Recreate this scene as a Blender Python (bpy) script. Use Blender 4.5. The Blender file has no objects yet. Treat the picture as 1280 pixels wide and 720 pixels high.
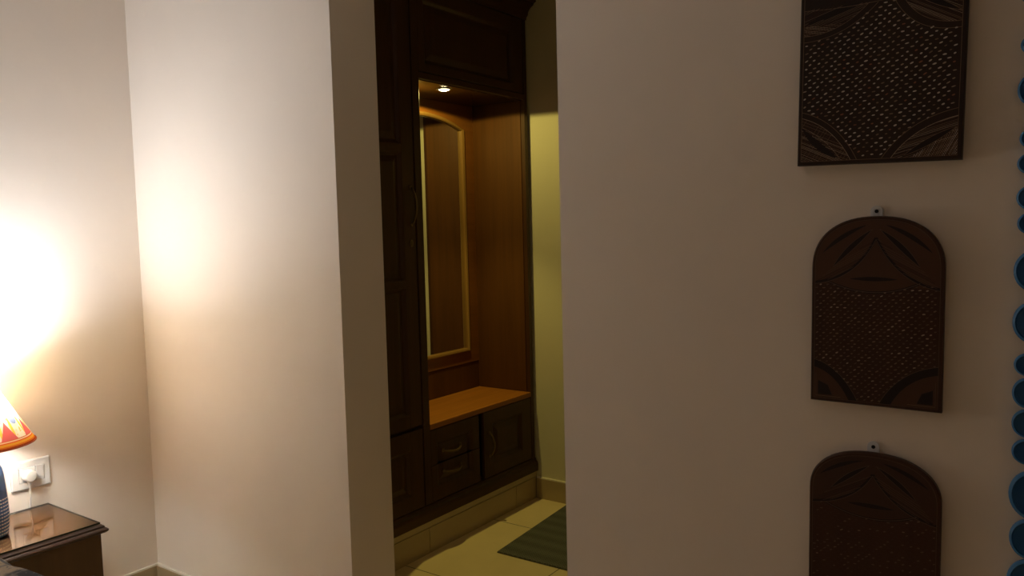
import bpy, bmesh, math, random
from mathutils import Vector, Matrix
random.seed(7)
D = bpy.data
SC = bpy.context.scene
COL = SC.collection
PI = math.pi

# ------------------------------------------------------------------ camera
cam_d = D.cameras.new('camera')
cam = D.objects.new('camera', cam_d)
COL.objects.link(cam)
YAW, PITCH, ROLL, CAM_H = 0.6193, 0.0746, -0.02488, 1.35
cy, sy, cp, sp = math.cos(YAW), math.sin(YAW), math.cos(PITCH), math.sin(PITCH)
fwd = Vector((-sy * cp, cy * cp, -sp))
rt = Vector((cy, sy, 0))
up = rt.cross(fwd)
r2 = rt * math.cos(ROLL) + up * math.sin(ROLL)
u2 = up * math.cos(ROLL) - rt * math.sin(ROLL)
M = Matrix((r2, u2, -fwd)).transposed().to_4x4()
M.translation = (0, 0, CAM_H)
cam.matrix_world = M
cam_d.sensor_fit = 'HORIZONTAL'
cam_d.sensor_width = 36.0
cam_d.lens = 996.0 / 1280.0 * 36.0
cam_d.clip_start = 0.02
SC.camera = cam

# ------------------------------------------------------------------ light levels
LAMP_STRENGTH = 1720.0          # radiance of the bedside bulb's dome
BODY_STRENGTH = 85.0           # and of its dimmer frosted body
LAMP_COLOR = (1.0, 1.05, 1.13)
SPOT_POWER = 12.0               # niche downlight
BEAM_POWER = 17.0               # its main beam
SPOT_COLOR = (1.0, 0.80, 0.20)
world = D.worlds.new('world')
SC.world = world
world.use_nodes = True
world.node_tree.nodes['Background'].inputs[0].default_value = (0.9, 0.8, 0.7, 1)
world.node_tree.nodes['Background'].inputs[1].default_value = 0.0
SC.view_settings.view_transform = 'Standard'
SC.view_settings.look = 'None'
SC.view_settings.exposure = 0.0
SC.view_settings.gamma = 1.0
SC.view_settings.use_curve_mapping = False
SC.cycles.use_denoising = True
SC.cycles.max_bounces = 12
SC.cycles.diffuse_bounces = 8
SC.cycles.glossy_bounces = 6
SC.cycles.transparent_max_bounces = 12
SC.cycles.caustics_reflective = False
SC.cycles.caustics_refractive = False
SC.cycles.use_adaptive_sampling = False
SC.cycles.use_guiding = True
SC.cycles.sample_clamp_indirect = 0.0

# ------------------------------------------------------------------ main planes (metres)
LX = -2.851                     # face of the left wall
WY = 1.616                      # face of the wall with the opening
WT = 0.182                      # its thickness
OX0, OX1 = -1.773, -1.006       # the opening
PX = -2.191                     # front of the wardrobe
BX = -2.505                     # back of its niche
FY = 3.250                      # far wall of the passage
RX, RY, RZ = 1.7, -2.7, 2.85    # rest of the bedroom
PZ = 2.75                       # passage ceiling
PXR = 0.35                      # passage right wall


# ------------------------------------------------------------------ materials
def mat(name, color=(0.5, 0.5, 0.5), rough=0.5, metal=0.0, spec=0.5, coat=0.0):
    m = D.materials.new(name)
    m.use_nodes = True
    b = m.node_tree.nodes['Principled BSDF']
    b.inputs['Base Color'].default_value = (*color, 1)
    b.inputs['Roughness'].default_value = rough
    b.inputs['Metallic'].default_value = metal
    b.inputs['Specular IOR Level'].default_value = spec
    b.inputs['Coat Weight'].default_value = coat
    b.inputs['Coat Roughness'].default_value = 0.06
    return m


class NT:
    def __init__(s, m):
        s.t = m.node_tree
        s.n = s.t.nodes
        s.b = s.n.get('Principled BSDF')

    def new(s, typ, **kw):
        n = s.n.new(typ)
        for k, v in kw.items():
            setattr(n, k, v)
        return n

    def link(s, a, b):
        s.t.links.new(a, b)

    def math(s, op, a, b=None, c=None):
        n = s.new('ShaderNodeMath', operation=op)
        for i, x in enumerate((a, b, c)):
            if x is None:
                continue
            if isinstance(x, (int, float)):
                n.inputs[i].default_value = x
            else:
                s.link(x, n.inputs[i])
        return n.outputs[0]

    def mix(s, fac, a, b):
        n = s.new('ShaderNodeMix', data_type='RGBA')
        for i, x in ((0, fac), (6, a), (7, b)):
            if isinstance(x, tuple):
                n.inputs[i].default_value = (*x, 1)
            elif isinstance(x, (int, float)):
                n.inputs[i].default_value = x
            else:
                s.link(x, n.inputs[i])
        return n.outputs[2]

    def coords(s, kind='Object'):
        return s.new('ShaderNodeTexCoord').outputs[kind]

    def noise(s, vec, scale, detail=3, rough=0.5, stretch=None):
        if stretch:
            mp = s.new('ShaderNodeMapping')
            mp.inputs['Scale'].default_value = stretch
            s.link(vec, mp.inputs['Vector'])
            vec = mp.outputs[0]
        n = s.new('ShaderNodeTexNoise')
        n.inputs['Scale'].default_value = scale
        n.inputs['Detail'].default_value = detail
        n.inputs['Roughness'].default_value = rough
        s.link(vec, n.inputs['Vector'])
        return n.outputs[0]

    def ramp(s, fac, stops):
        n = s.new('ShaderNodeValToRGB')
        e = n.color_ramp.elements
        while len(e) < len(stops):
            e.new(0.5)
        for el, (p, c) in zip(e, stops):
            el.position = p
            el.color = (*c, 1)
        s.link(fac, n.inputs[0])
        return n.outputs[0]

    def bump(s, h, strength=0.2, dist=0.002):
        n = s.new('ShaderNodeBump')
        n.inputs['Strength'].default_value = strength
        n.inputs['Distance'].default_value = dist
        s.link(h, n.inputs['Height'])
        s.link(n.outputs[0], s.b.inputs['Normal'])


def plaster(name, c):
    m = mat(name, c, 0.7, spec=0.25)
    t = NT(m)
    v = t.coords()
    n = t.noise(v, 2.2, 4, 0.6)
    c2 = tuple(x * 0.965 for x in c)
    t.link(t.ramp(n, [(0.35, c2), (0.65, c)]), t.b.inputs['Base Color'])
    t.bump(t.noise(v, 9.0, 5, 0.6), 0.12, 0.01)
    return m


def wood(name, dark, light, rough=0.3, axis='z', spec=0.5, coat=0.0, scale=1.0):
    m = mat(name, dark, rough, spec=spec, coat=coat)
    t = NT(m)
    v = t.coords()
    st = {'z': (34, 34, 1.3), 'y': (34, 1.3, 34), 'x': (1.3, 34, 34)}[axis]
    st2 = {'z': (6, 6, 0.5), 'y': (6, 0.5, 6), 'x': (0.5, 6, 6)}[axis]
    a = t.noise(v, 1.6 * scale, 5, 0.62, st)
    b = t.noise(v, 1.2 * scale, 3, 0.5, st2)
    f = t.math('MULTIPLY_ADD', a, 0.55, t.math('MULTIPLY', b, 0.45))
    t.link(t.ramp(f, [(0.32, dark), (0.68, light)]), t.b.inputs['Base Color'])
    t.bump(a, 0.05, 0.001)
    return m


def tiles(name, base, grout, ox, oy, size=0.6, rough=0.3):
    """square floor tiles with thin joints, laid in world x / y"""
    m = mat(name, base, rough)
    t = NT(m)
    v = t.coords()
    sep = t.new('ShaderNodeSeparateXYZ')
    t.link(v, sep.inputs[0])
    ms = []
    for out, o in ((sep.outputs[0], ox), (sep.outputs[1], oy)):
        f = t.math('FRACT', t.math('DIVIDE', t.math('ADD', out, 60 * size - o), size))
        d = t.math('MINIMUM', f, t.math('SUBTRACT', 1.0, f))
        ms.append(t.math('LESS_THAN', d, 0.0022 / size))
    j = t.math('MAXIMUM', ms[0], ms[1])
    n = t.noise(v, 5, 5, 0.6)
    bc = t.ramp(n, [(0.3, tuple(x * 0.9 for x in base)), (0.7, base)])
    t.link(t.mix(j, bc, grout), t.b.inputs['Base Color'])
    return m


WALL = plaster('cream_wall_paint', (0.86, 0.775, 0.685))
PWALL = plaster('passage_wall_paint', (0.70, 0.66, 0.50))
FAR = plaster('darkened_unseen_wall', (0.74, 0.65, 0.55))  # unseen bedroom walls, darkened to cut their bounce light
CEIL = plaster('ceiling_paint', (0.80, 0.77, 0.73))
FLOOR = tiles('beige_floor_tile', (0.78, 0.64, 0.37), (0.12, 0.09, 0.06), -1.65, 2.885)
SKIRT = mat('beige_skirting_tile', (0.42, 0.33, 0.20), 0.35)
GROUT = mat('white_grout', (0.75, 0.70, 0.60), 0.8)
JOINT = mat('dark_tile_joint', (0.06, 0.045, 0.03), 0.8)
W_DARK = wood('dark_varnished_wood', (0.048, 0.018, 0.006), (0.078, 0.030, 0.010), 0.42, 'z', spec=0.35)
W_DARKY = wood('dark_varnished_wood_rail', (0.048, 0.018, 0.006), (0.078, 0.030, 0.010), 0.42, 'y', spec=0.35)
W_VEN = wood('lit_brown_veneer', (0.080, 0.029, 0.004), (0.128, 0.047, 0.007), 0.55, 'z', spec=0.3)  # wood of the doors, with the niche light put into its tone
W_BENCH = wood('lit_bench_veneer', (0.25, 0.088, 0.010), (0.42, 0.155, 0.020), 0.4, 'y', spec=0.3)  # same wood again, coloured brighter as if under the downlight
W_FRAME = wood('lit_mirror_frame_wood', (0.17, 0.062, 0.010), (0.25, 0.092, 0.016), 0.3, 'y')  # same wood, lit tone put into the colour
W_BEAD = wood('honey_bead_wood', (0.22, 0.12, 0.03), (0.28, 0.15, 0.04), 0.3, 'z')
W_SOFFIT = wood('soffit_veneer', (0.045, 0.017, 0.005), (0.07, 0.027, 0.008), 0.16, 'y', spec=0.6)
BRASS = mat('antique_brass', (0.20, 0.135, 0.065), 0.42, 1.0)
BLACK = mat('black_void', (0.006, 0.005, 0.004), 0.8)
MIRROR = mat('mirror_silver', (0.86, 0.87, 0.84), 0.01, 1.0)
CHROME = mat('chrome_ring', (0.7, 0.7, 0.68), 0.25, 1.0)


def emit(name, col, strength):
    m = D.materials.new(name)
    m.use_nodes = True
    n = m.node_tree.nodes
    n.clear()
    e = n.new('ShaderNodeEmission')
    e.inputs[0].default_value = (*col, 1)
    e.inputs[1].default_value = strength
    o = n.new('ShaderNodeOutputMaterial')
    m.node_tree.links.new(e.outputs[0], o.inputs[0])
    return m


# ------------------------------------------------------------------ mesh helpers
class MB:
    def __init__(s):
        s.v, s.f, s.mi = [], [], []

    def add(s, vs, fs, mi=0):
        o = len(s.v)
        s.v += [tuple(p) for p in vs]
        s.f += [tuple(i + o for i in f) for f in fs]
        s.mi += [mi] * len(fs)
        return s

    def box(s, x0, x1, y0, y1, z0, z1, mi=0):
        v = [(x, y, z) for x in (x0, x1) for y in (y0, y1) for z in (z0, z1)]
        return s.add(v, [(0, 1, 3, 2), (4, 6, 7, 5), (0, 4, 5, 1), (2, 3, 7, 6), (0, 2, 6, 4), (1, 5, 7, 3)], mi)

    def loops(s, rings, mi=0, cap0=True, cap1=True, closed=True):
        n = len(rings[0])
        vs = [p for r in rings for p in r]
        fs = []
        for k in range(len(rings) - 1):
            for i in range(n if closed else n - 1):
                j = (i + 1) % n
                fs.append((k * n + i, k * n + j, (k + 1) * n + j, (k + 1) * n + i))
        if cap0:
            fs.append(tuple(range(n))[::-1])
        if cap1:
            fs.append(tuple((len(rings) - 1) * n + i for i in range(n)))
        return s.add(vs, fs, mi)

    def lathe(s, prof, c=(0, 0), seg=48, mi=0, cap0=False, cap1=False):
        rings = [[(c[0] + r * math.cos(2 * PI * i / seg), c[1] + r * math.sin(2 * PI * i / seg), z) for i in range(seg)]
                 for r, z in prof]
        return s.loops(rings, mi, cap0, cap1)

    def tube(s, pts, r, seg=10, mi=0, radii=None):
        pts = [Vector(p) for p in pts]
        rings = []
        ref = None
        for i, p in enumerate(pts):
            a = pts[max(0, i - 1)]
            b = pts[min(len(pts) - 1, i + 1)]
            d = (b - a).normalized()
            if ref is None:
                ref = d.orthogonal().normalized()
            ref = (ref - d * ref.dot(d)).normalized()
            w = d.cross(ref)
            rr = radii[i] if radii else r
            rings.append([tuple(p + (ref * math.cos(2 * PI * k / seg) + w * math.sin(2 * PI * k / seg)) * rr)
                          for k in range(seg)])
        return s.loops(rings, mi)

    def build(s, name, mats, parent=None, bevel=0.0, smooth=False, seg=2, pivot=None, fix=True):
        me = D.meshes.new(name)
        base = Vector(parent.get('_w', (0, 0, 0))) if parent else Vector((0, 0, 0))
        if pivot is None:
            if parent is None:
                pivot = Vector((0, 0, 0))
            else:
                n = len(s.v)
                pivot = Vector((sum(p[i] for p in s.v) / n for i in range(3)))
        pivot = Vector(pivot)
        me.from_pydata([tuple(Vector(p) - pivot) for p in s.v], [], s.f)
        if not isinstance(mats, (list, tuple)):
            mats = [mats]
        for m in mats:
            me.materials.append(m)
        for p, i in zip(me.polygons, s.mi):
            p.material_index = i
            p.use_smooth = smooth
        if fix:
            bm = bmesh.new()
            bm.from_mesh(me)
            bmesh.ops.recalc_face_normals(bm, faces=bm.faces)
            bm.to_mesh(me)
            bm.free()
        me.update()
        o = D.objects.new(name, me)
        COL.objects.link(o)
        if parent:
            o.parent = parent
        o.location = pivot - base
        o['_w'] = tuple(pivot)
        if bevel:
            b = o.modifiers.new('bevel', 'BEVEL')
            b.width = bevel
            b.segments = seg
            b.limit_method = 'ANGLE'
            b.angle_limit = math.radians(40)
        if smooth:
            try:
                me.set_sharp_from_angle(angle=math.radians(40))
            except Exception:
                pass
        return o


def tag(o, label=None, cat=None, group=None, kind=None):
    for k, v in (('label', label), ('category', cat), ('group', group), ('kind', kind)):
        if v:
            o[k] = v
    return o


def empty(name, loc, label=None, cat=None, group=None):
    o = D.objects.new(name, None)
    COL.objects.link(o)
    o.location = loc
    o.empty_display_size = 0.05
    o['_w'] = tuple(loc)
    return tag(o, label, cat, group)


def struct(name, mb, m, bevel=0.0):
    return tag(mb.build(name, m, None, bevel), kind='structure')


# ------------------------------------------------------------------ the setting
struct('floor', MB().box(LX - 0.15, RX + 0.15, RY - 0.15, FY + 0.15, -0.1, 0), FLOOR)
struct('ceiling', MB().box(LX - 0.15, RX + 0.15, RY - 0.15, WY + WT, RZ, RZ + 0.1), CEIL)
struct('ceiling_passage', MB().box(-2.70, PXR + 0.12, WY + WT, FY + 0.15, PZ, PZ + 0.1), CEIL)
struct('wall_left', MB().box(LX - 0.15, LX, RY - 0.15, WY + WT, 0, RZ), WALL)
LINTEL = 2.48
wb = MB()
wb.box(LX, OX0, WY, WY + WT, 0, RZ)
wb.box(OX1, RX + 0.15, WY, WY + WT, 0, RZ)
wb.box(OX0, OX1, WY, WY + WT, LINTEL, RZ)
struct('wall_back', wb, WALL)
struct('wall_right', MB().box(RX, RX + 0.15, RY - 0.15, WY, 0, RZ), FAR)
struct('wall_front', MB().box(LX, RX, RY - 0.15, RY, 0, RZ), FAR)
struct('wall_passage_far', MB().box(-2.70, PXR + 0.12, FY, FY + 0.15, 0, PZ), PWALL)
struct('wall_passage_left', MB().box(-2.70, -2.545, WY + WT, FY, 0, PZ), PWALL)
struct('wall_passage_right', MB().box(PXR, PXR + 0.12, WY + WT, FY, 0, PZ), PWALL)


def skirting(name, x0, x1, y0, y1, axis):
    h = 0.107
    m = MB().box(x0, x1, y0, y1, 0, h - 0.006)
    if axis == 'x+':
        m.box(x0, x1 - 0.002, y0, y1, h - 0.006, h, 1)
    else:
        m.box(x0, x1, y0 + 0.002, y1, h - 0.006, h, 1)
    return struct(name, m, [SKIRT, GROUT])


skirting('baseboard_left', LX, LX + 0.012, RY, WY, 'x+')
skirting('baseboard_back', LX + 0.012, OX0, WY - 0.012, WY, 'y-')
skirting('baseboard_back_right', OX1, RX, WY - 0.012, WY, 'y-')
skirting('baseboard_passage', PX + 0.004, PXR, FY - 0.012, FY, 'y-')

# tiled plinth under the wardrobe, with a plain band above the tiles
pl = MB()
ys = [1.80, 2.437, 3.07, FY]
for a, b in zip(ys[:-1], ys[1:]):
    pl.box(-2.545, PX, a, b - 0.003, 0, 0.107)
pl.box(-2.545, PX - 0.003, 1.80, FY, 0, 0.106, 1)
struct('trim_1', pl, [SKIRT, JOINT])
struct('trim_2', MB().box(-2.545, PX - 0.004, 1.80, FY, 0.107, 0.142), mat('cream_plinth_band', (0.55, 0.46, 0.30), 0.6))

# ------------------------------------------------------------------ wardrobe
WR = empty('wardrobe', (-2.35, 2.52, 0.142),
           'dark wooden fitted wardrobe with a mirrored dressing niche, seen through the opening', 'wardrobe')
EX = 3.235                      # its far end
CF = PX - 0.020                 # carcass front, behind the doors
# carcass of the tall cupboard and of the low cupboards
c = MB()
c.box(-2.54, CF, 1.80, 1.822, 0.205, 2.345)
c.box(-2.54, CF, 2.415, 2.440, 0.205, 2.345)
c.box(-2.54, -2.52, 1.822, 2.415, 0.205, 2.345)
c.box(-2.52, CF, 1.822, 2.415, 0.205, 0.22)
c.box(-2.52, CF, 1.822, 2.415, 0.535, 0.549)
c.box(-2.54, -2.52, 2.44, 3.21, 0.205, 2.345)
c.box(-2.52, CF, 2.44, 3.21, 0.205, 0.22)
c.box(-2.52, CF, 2.795, 2.815, 0.22, 0.515)
c.box(-2.52, CF, 2.44, 3.21, 2.32, 2.345)
c.build('carcass', W_DARK, WR, 0.0015)
MB().box(CF - 0.004, PX + 0.002, 2.418, 2.458, 0.208, 2.345).build('post', W_DARK, WR, 0.002)
# far side panel: same wood throughout, lit tone on the inside, dark outside edge
sp_ = MB()
sp_.box(-2.52, PX - 0.022, 3.207, 3.211, 0.545, 1.962, 0)
sp_.box(-2.54, PX, 3.211, EX, 0.205, 2.345, 1)
sp_.build('side_panel', [W_VEN, W_DARK], WR)
MB().box(-2.52, BX - 0.003, 2.44, 3.207, 0.545, 0.676).box(-2.52, BX - 0.016, 2.44, 3.207, 0.676, 1.963).build('back_panel', W_VEN, WR)
MB().box(BX - 0.003, PX + 0.004, 2.459, 3.207, 0.519, 0.543).build('bench_top', W_BENCH, WR, 0.0025)
MB().box(-2.52, CF, 2.44, 3.207, 1.963, 1.985).build('soffit', W_SOFFIT, WR)
MB().box(CF, PX, 2.459, 3.211, 1.966, 1.992).build('fascia_rail', W_DARKY, WR, 0.002)

# base moulding
prof = [(-2.53, 0.142), (PX + 0.014, 0.142), (PX + 0.014, 0.176), (PX + 0.010, 0.188), (PX + 0.002, 0.194),
        (PX + 0.001, 0.205), (-2.53, 0.205)]
MB().loops([[(x, 1.80, z) for x, z in prof], [(x, EX + 0.006, z) for x, z in prof]]).build('base_molding', W_DARKY, WR)
# cornice
prof = [(-2.54, 2.345), (PX + 0.002, 2.345), (PX + 0.004, 2.358), (PX + 0.012, 2.366), (PX + 0.014, 2.380), (PX + 0.026, 2.396),
        (PX + 0.044, 2.408), (PX + 0.048, 2.416), (PX + 0.060, 2.420), (PX + 0.060, 2.446), (-2.54, 2.446)]
MB().loops([[(x, 1.80, z) for x, z in prof], [(x, EX + 0.008, z) for x, z in prof]]).build('cornice', W_DARKY, WR)


def rect(x, y0, y1, z0, z1, i=0.0):
    return [(x, y0 + i, z0 + i), (x, y1 - i, z0 + i), (x, y1 - i, z1 - i), (x, y0 + i, z1 - i)]


def panel(name, parent, y0, y1, z0, z1, m=W_DARK):
    """recessed moulding with a raised field"""
    x = PX
    b = MB()
    b.loops([rect(x - 0.018, y0, y1, z0, z1), rect(x - 0.001, y0, y1, z0, z1), rect(x - 0.003, y0, y1, z0, z1, 0.004),
             rect(x - 0.012, y0, y1, z0, z1, 0.013), rect(x - 0.013, y0, y1, z0, z1, 0.018),
             rect(x - 0.006, y0, y1, z0, z1, 0.040), rect(x - 0.005, y0, y1, z0, z1, 0.044)], cap0=True, cap1=True)
    return b.build(name, m, parent)


def door(name, y0, y1, z0, z1, recs):
    """door leaf facing +x with framed panels; recs listed bottom to top"""
    b = MB()
    x0, x1 = PX - 0.019, PX
    ra, rb = recs[0][0], recs[0][1]
    b.box(x0, x1, y0, ra, z0, z1)
    b.box(x0, x1, rb, y1, z0, z1)
    zz = [z0] + [q for r in recs for q in (r[2], r[3])] + [z1]
    for k in range(0, len(zz), 2):
        b.box(x0, x1, ra, rb, zz[k], zz[k + 1])
    d = b.build(name, W_DARK, WR, 0.0015)
    for r in recs:
        panel('panel', d, *r)
    return d


def bow(name, parent, a, b, out=0.026, sag=0.0):
    """bow handle between two world points, bulging toward +x"""
    a, b = Vector(a), Vector(b)
    pts, rad = [], []
    n = 18
    for i in range(n + 1):
        t = i / n
        p = a.lerp(b, t)
        k = math.sin(PI * t) ** 0.6
        p = p + Vector((out * k, 0, -sag * math.sin(PI * t)))
        pts.append(p)
        rad.append(0.0038 + 0.0012 * math.sin(PI * t))
    h = MB().tube(pts, 0.004, 10, radii=rad)
    for q in (a, b):
        h.loops([[(q.x + dx, q.y + r * math.cos(2 * PI * i / 14), q.z + r * math.sin(2 * PI * i / 14)) for i in range(14)]
                 for r, dx in ((0.008, -0.0005), (0.008, 0.002), (0.005, 0.005))])
    return tag(h.build(name, BRASS, parent, smooth=True), 'bowed antique brass handle')


g = 0.003
tall = door('door', 1.824, 2.415 - g, 0.549 + g, 2.342,
            [(1.90, 2.342, 0.604, 1.122), (1.90, 2.342, 1.150, 1.664), (1.90, 2.342, 1.694, 2.262)])
tag(tall, 'tall cupboard door with three recessed panels')
bow('handle', tall, (PX, 2.389, 1.375), (PX, 2.389, 1.525), 0.03)
k = MB().loops([[(PX + dx, 2.384 + r * math.cos(2 * PI * i / 16), 1.30 + 1.5 * r * math.sin(2 * PI * i / 16)) for i in range(16)]
                for r, dx in ((0.010, -0.0004), (0.010, 0.0018), (0.008, 0.0026))])
k.box(PX + 0.0022, PX + 0.0030, 2.3825, 2.3855, 1.292, 1.308, 1)
tag(k.build('keyhole', [BRASS, BLACK], tall), 'brass keyhole plate')
door('door', 1.824, 2.415 - g, 0.208, 0.537, [(1.90, 2.336, 0.272, 0.460)])
rd = door('door', 2.825, 3.207, 0.209, 0.515, [(2.891, 3.131, 0.271, 0.457)])
tag(rd, 'low cupboard door with an upright handle under the bench')
bow('handle', rd, (PX, 2.866, 0.308), (PX, 2.866, 0.415), 0.028)
loft = door('door', 2.461, 3.207, 1.995, 2.342, [(2.50, 3.125, 2.030, 2.285)])
tag(loft, 'wide overhead cupboard door above the niche')

# two drawers whose fronts share one moulded field
for (z0, z1, lo) in ((0.366, 0.514, False), (0.209, 0.363, True)):
    b = MB()
    y0, y1, ya, yb = 2.461, 2.790, 2.500, 2.740
    ra, rb = (0.270, 0.363) if lo else (0.366, 0.458)
    b.box(PX - 0.019, PX, y0, ya, z0, z1)
    b.box(PX - 0.019, PX, yb, y1, z0, z1)
    if lo:
        b.box(PX - 0.019, PX, ya, yb, z0, ra)
    else:
        b.box(PX - 0.019, PX, ya, yb, rb, z1)
    d = b.build('drawer', W_DARK, WR, 0.0012)
    # its half of the field
    q = MB()
    ins = [(0.018, 0), (0.001, 0), (0.003, 0.004), (0.012, 0.013), (0.013, 0.018), (0.006, 0.040), (0.005, 0.044)]
    rings = []
    for dx, i in ins:
        if lo:
            rings.append([(PX - dx, ya + i, rb), (PX - dx, ya + i, ra + i), (PX - dx, yb - i, ra + i), (PX - dx, yb - i, rb)])
        else:
            rings.append([(PX - dx, ya + i, ra), (PX - dx, ya + i, rb - i), (PX - dx, yb - i, rb - i), (PX - dx, yb - i, ra)])
    q.loops(rings, closed=True)
    q.build('panel', W_DARK, d)
    zc = 0.412 if not lo else 0.324
    bow('handle', d, (PX - 0.005, 2.543, zc), (PX - 0.005, 2.658, zc), 0.026, 0.010)

# mirror: arched frame, bead, glass
NC = 2.833
mf = D.objects.new('mirror', None)
COL.objects.link(mf)
mf.parent = WR
mf.location = Vector((BX, NC, 0.70)) - Vector(WR['_w'])
mf['_w'] = (BX, NC, 0.70)


def mirror_outline(hw, zb, zs, sag, n=28):
    """closed outline: bottom left, bottom right, shoulder, arch, shoulder"""
    pts = [(-hw, zb), (hw, zb)]
    R = (hw * hw + sag * sag) / (2 * sag)
    a = math.asin(hw / R)
    for i in range(n + 1):
        t = a - 2 * a * i / n
        pts.append((R * math.sin(t), zs + sag - R + R * math.cos(t)))
    return pts


HW, ZB, ZS, SAG = 0.287, 0.748, 1.838, 0.052
inner = mirror_outline(HW, ZB, ZS, SAG)
n_ = len(inner)
outer = []
OW0, OZ0, OZ1 = 0.374, 0.679, 1.9625
outer = [(-OW0, OZ0), (OW0, OZ0)]
for i in range(n_ - 2):
    t = i / (n_ - 3)
    outer.append((OW0 - 2 * OW0 * t, OZ1))
fr = MB()
xf, xb = BX, BX - 0.016
o_f = [(xf, NC + y, z) for y, z in outer]
i_f = [(xf, NC + y, z) for y, z in inner]
fr.loops([[(xb, NC + y, z) for y, z in outer], o_f, i_f, [(xb, NC + y, z) for y, z in inner]], cap0=False, cap1=False)
tag(fr.build('mirror_frame', W_FRAME, mf), 'arched wooden frame')


def offset_outline(d):
    return mirror_outline(HW - d, ZB + d, ZS - d * 0.2, SAG - d * 0.8 if SAG > d else SAG)


be = MB()
rings = []
for d, x in ((-0.014, BX - 0.001), (-0.012, BX + 0.006), (-0.005, BX + 0.010), (0.002, BX + 0.007), (0.006, BX + 0.0005), (0.006, BX - 0.012)):
    rings.append([(x, NC + y, z) for y, z in offset_outline(d)])
be.loops(rings, cap0=False, cap1=False)
tag(be.build('mirror_bead', W_BEAD, mf, smooth=True), 'rounded golden bead around the glass')
gl = MB()
gl.loops([[(BX - 0.0155, NC + y, z) for y, z in offset_outline(-0.001)], [(BX - 0.010, NC + y, z) for y, z in offset_outline(-0.001)]])
gl.build('mirror_glass', MIRROR, mf)

# downlight let into the soffit
DLX, DLY, DLZ = -2.272, 2.714, 1.963
dl = empty('recessed_downlight', (DLX, DLY, DLZ), 'small round lit downlight in the roof of the mirror niche', 'ceiling light')
MB().lathe([(0.024, DLZ), (0.036, DLZ), (0.036, DLZ - 0.002), (0.031, DLZ - 0.004), (0.026, DLZ - 0.0035), (0.024, DLZ - 0.001)],
           (DLX, DLY), 40).build('trim_ring', CHROME, dl, smooth=True)
MB().lathe([(0.0005, DLZ - 0.0095), (0.010, DLZ - 0.0088), (0.018, DLZ - 0.0065), (0.0225, DLZ - 0.0035), (0.0245, DLZ - 0.0008)], (DLX, DLY), 40, cap0=True).build(
    'lens', emit('lit_lens', (1.0, 0.86, 0.45), 12.0), dl, smooth=True)
sl = D.lights.new('downlight_spill', 'SPOT')
sl.energy = SPOT_POWER
sl.color = SPOT_COLOR
sl.spot_size = math.radians(171)
sl.spot_blend = 0.06
sl.shadow_soft_size = 0.012
so = D.objects.new('downlight_spill', sl)
COL.objects.link(so)
so.parent = dl
so.location = (0, 0, -0.012)
sl2 = D.lights.new('downlight_beam', 'SPOT')
sl2.energy = BEAM_POWER
sl2.color = SPOT_COLOR
sl2.spot_size = math.radians(78)
sl2.spot_blend = 0.5
sl2.shadow_soft_size = 0.012
so2 = D.objects.new('downlight_beam', sl2)
COL.objects.link(so2)
so2.parent = dl
so2.location = (0, 0, -0.012)

# ------------------------------------------------------------------ door mat
MATM = mat('ribbed_rubber_mat', (0.045, 0.058, 0.050), 0.75)
t = NT(MATM)
v = t.coords()
sep = t.new('ShaderNodeSeparateXYZ')
t.link(v, sep.inputs[0])
zig = t.math('MULTIPLY', t.math('PINGPONG', t.math('MULTIPLY', sep.outputs[0], 1.0), 0.012), 1.0)
rows = t.math('SINE', t.math('MULTIPLY', t.math('ADD', sep.outputs[1], zig), 520.0))
band = t.math('SINE', t.math('MULTIPLY', sep.outputs[1], 75.0))
f = t.math('MULTIPLY_ADD', rows, 0.3, t.math('MULTIPLY_ADD', band, 0.2, 0.5))
t.link(t.ramp(f, [(0.1, (0.045, 0.048, 0.042)), (0.9, (0.115, 0.118, 0.102))]), t.b.inputs['Base Color'])
t.bump(rows, 0.5, 0.002)
A, B_ = Vector((-1.952, 2.585)), Vector((-2.000, 3.215))
w = Vector((0.95, 0.0136))
cs = [A, A + w, B_ + w, B_]
mt = MB()
cen = sum(cs, Vector((0, 0))) / 4


def ringm(s_, z):
    return [(cen.x + (p.x - cen.x) * s_, cen.y + (p.y - cen.y) * s_, z) for p in cs]


mt.loops([ringm(1, 0.0005), ringm(1.0, 0.006), ringm(0.994, 0.008)])
tag(mt.build('door_mat', MATM, None, pivot=(cen.x, cen.y, 0)), 'dark grey-green ribbed door mat on the tiled passage floor', 'mat')

# ------------------------------------------------------------------ nightstand
NS = empty('nightstand', (-2.67, 1.005, 0.0), 'brown wooden nightstand with a glass sheet on top, under the wall socket', 'nightstand')
NSX0, NSX1, NSY0, NSY1 = LX + 0.014, -2.492, 0.765, 1.232
NW = wood('nightstand_wood', (0.075, 0.032, 0.004), (0.105, 0.047, 0.006), 0.45, 'z')
NT_ = wood('nightstand_top_wood', (0.040, 0.018, 0.010), (0.065, 0.030, 0.016), 0.35, 'y')
b = MB()
b.box(NSX0, NSX1, NSY0, NSY1, 0.0, 0.424)
b.build('body', NW, NS, 0.002)
# two drawers lower on the front
for z0, z1 in ((0.21, 0.30), (0.06, 0.195)):
    d = MB().loops([rect(NSX1 - 0.002, NSY0 + 0.03, NSY1 - 0.03, z0, z1), rect(NSX1 + 0.010, NSY0 + 0.03, NSY1 - 0.03, z0, z1),
                    rect(NSX1 + 0.014, NSY0 + 0.03, NSY1 - 0.03, z0, z1, 0.006)]).build('drawer', NW, NS)
    yc, zc = (NSY0 + NSY1) / 2, (z0 + z1) / 2
    kb = MB().loops([[(NSX1 + x, yc + r * math.cos(2 * PI * i / 18), zc + r * math.sin(2 * PI * i / 18)) for i in range(18)]
                     for r, x in ((0.006, 0.013), (0.006, 0.024), (0.013, 0.029), (0.013, 0.034), (0.007, 0.038))])
    kb.build('knob', BRASS, d, smooth=True)
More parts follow.
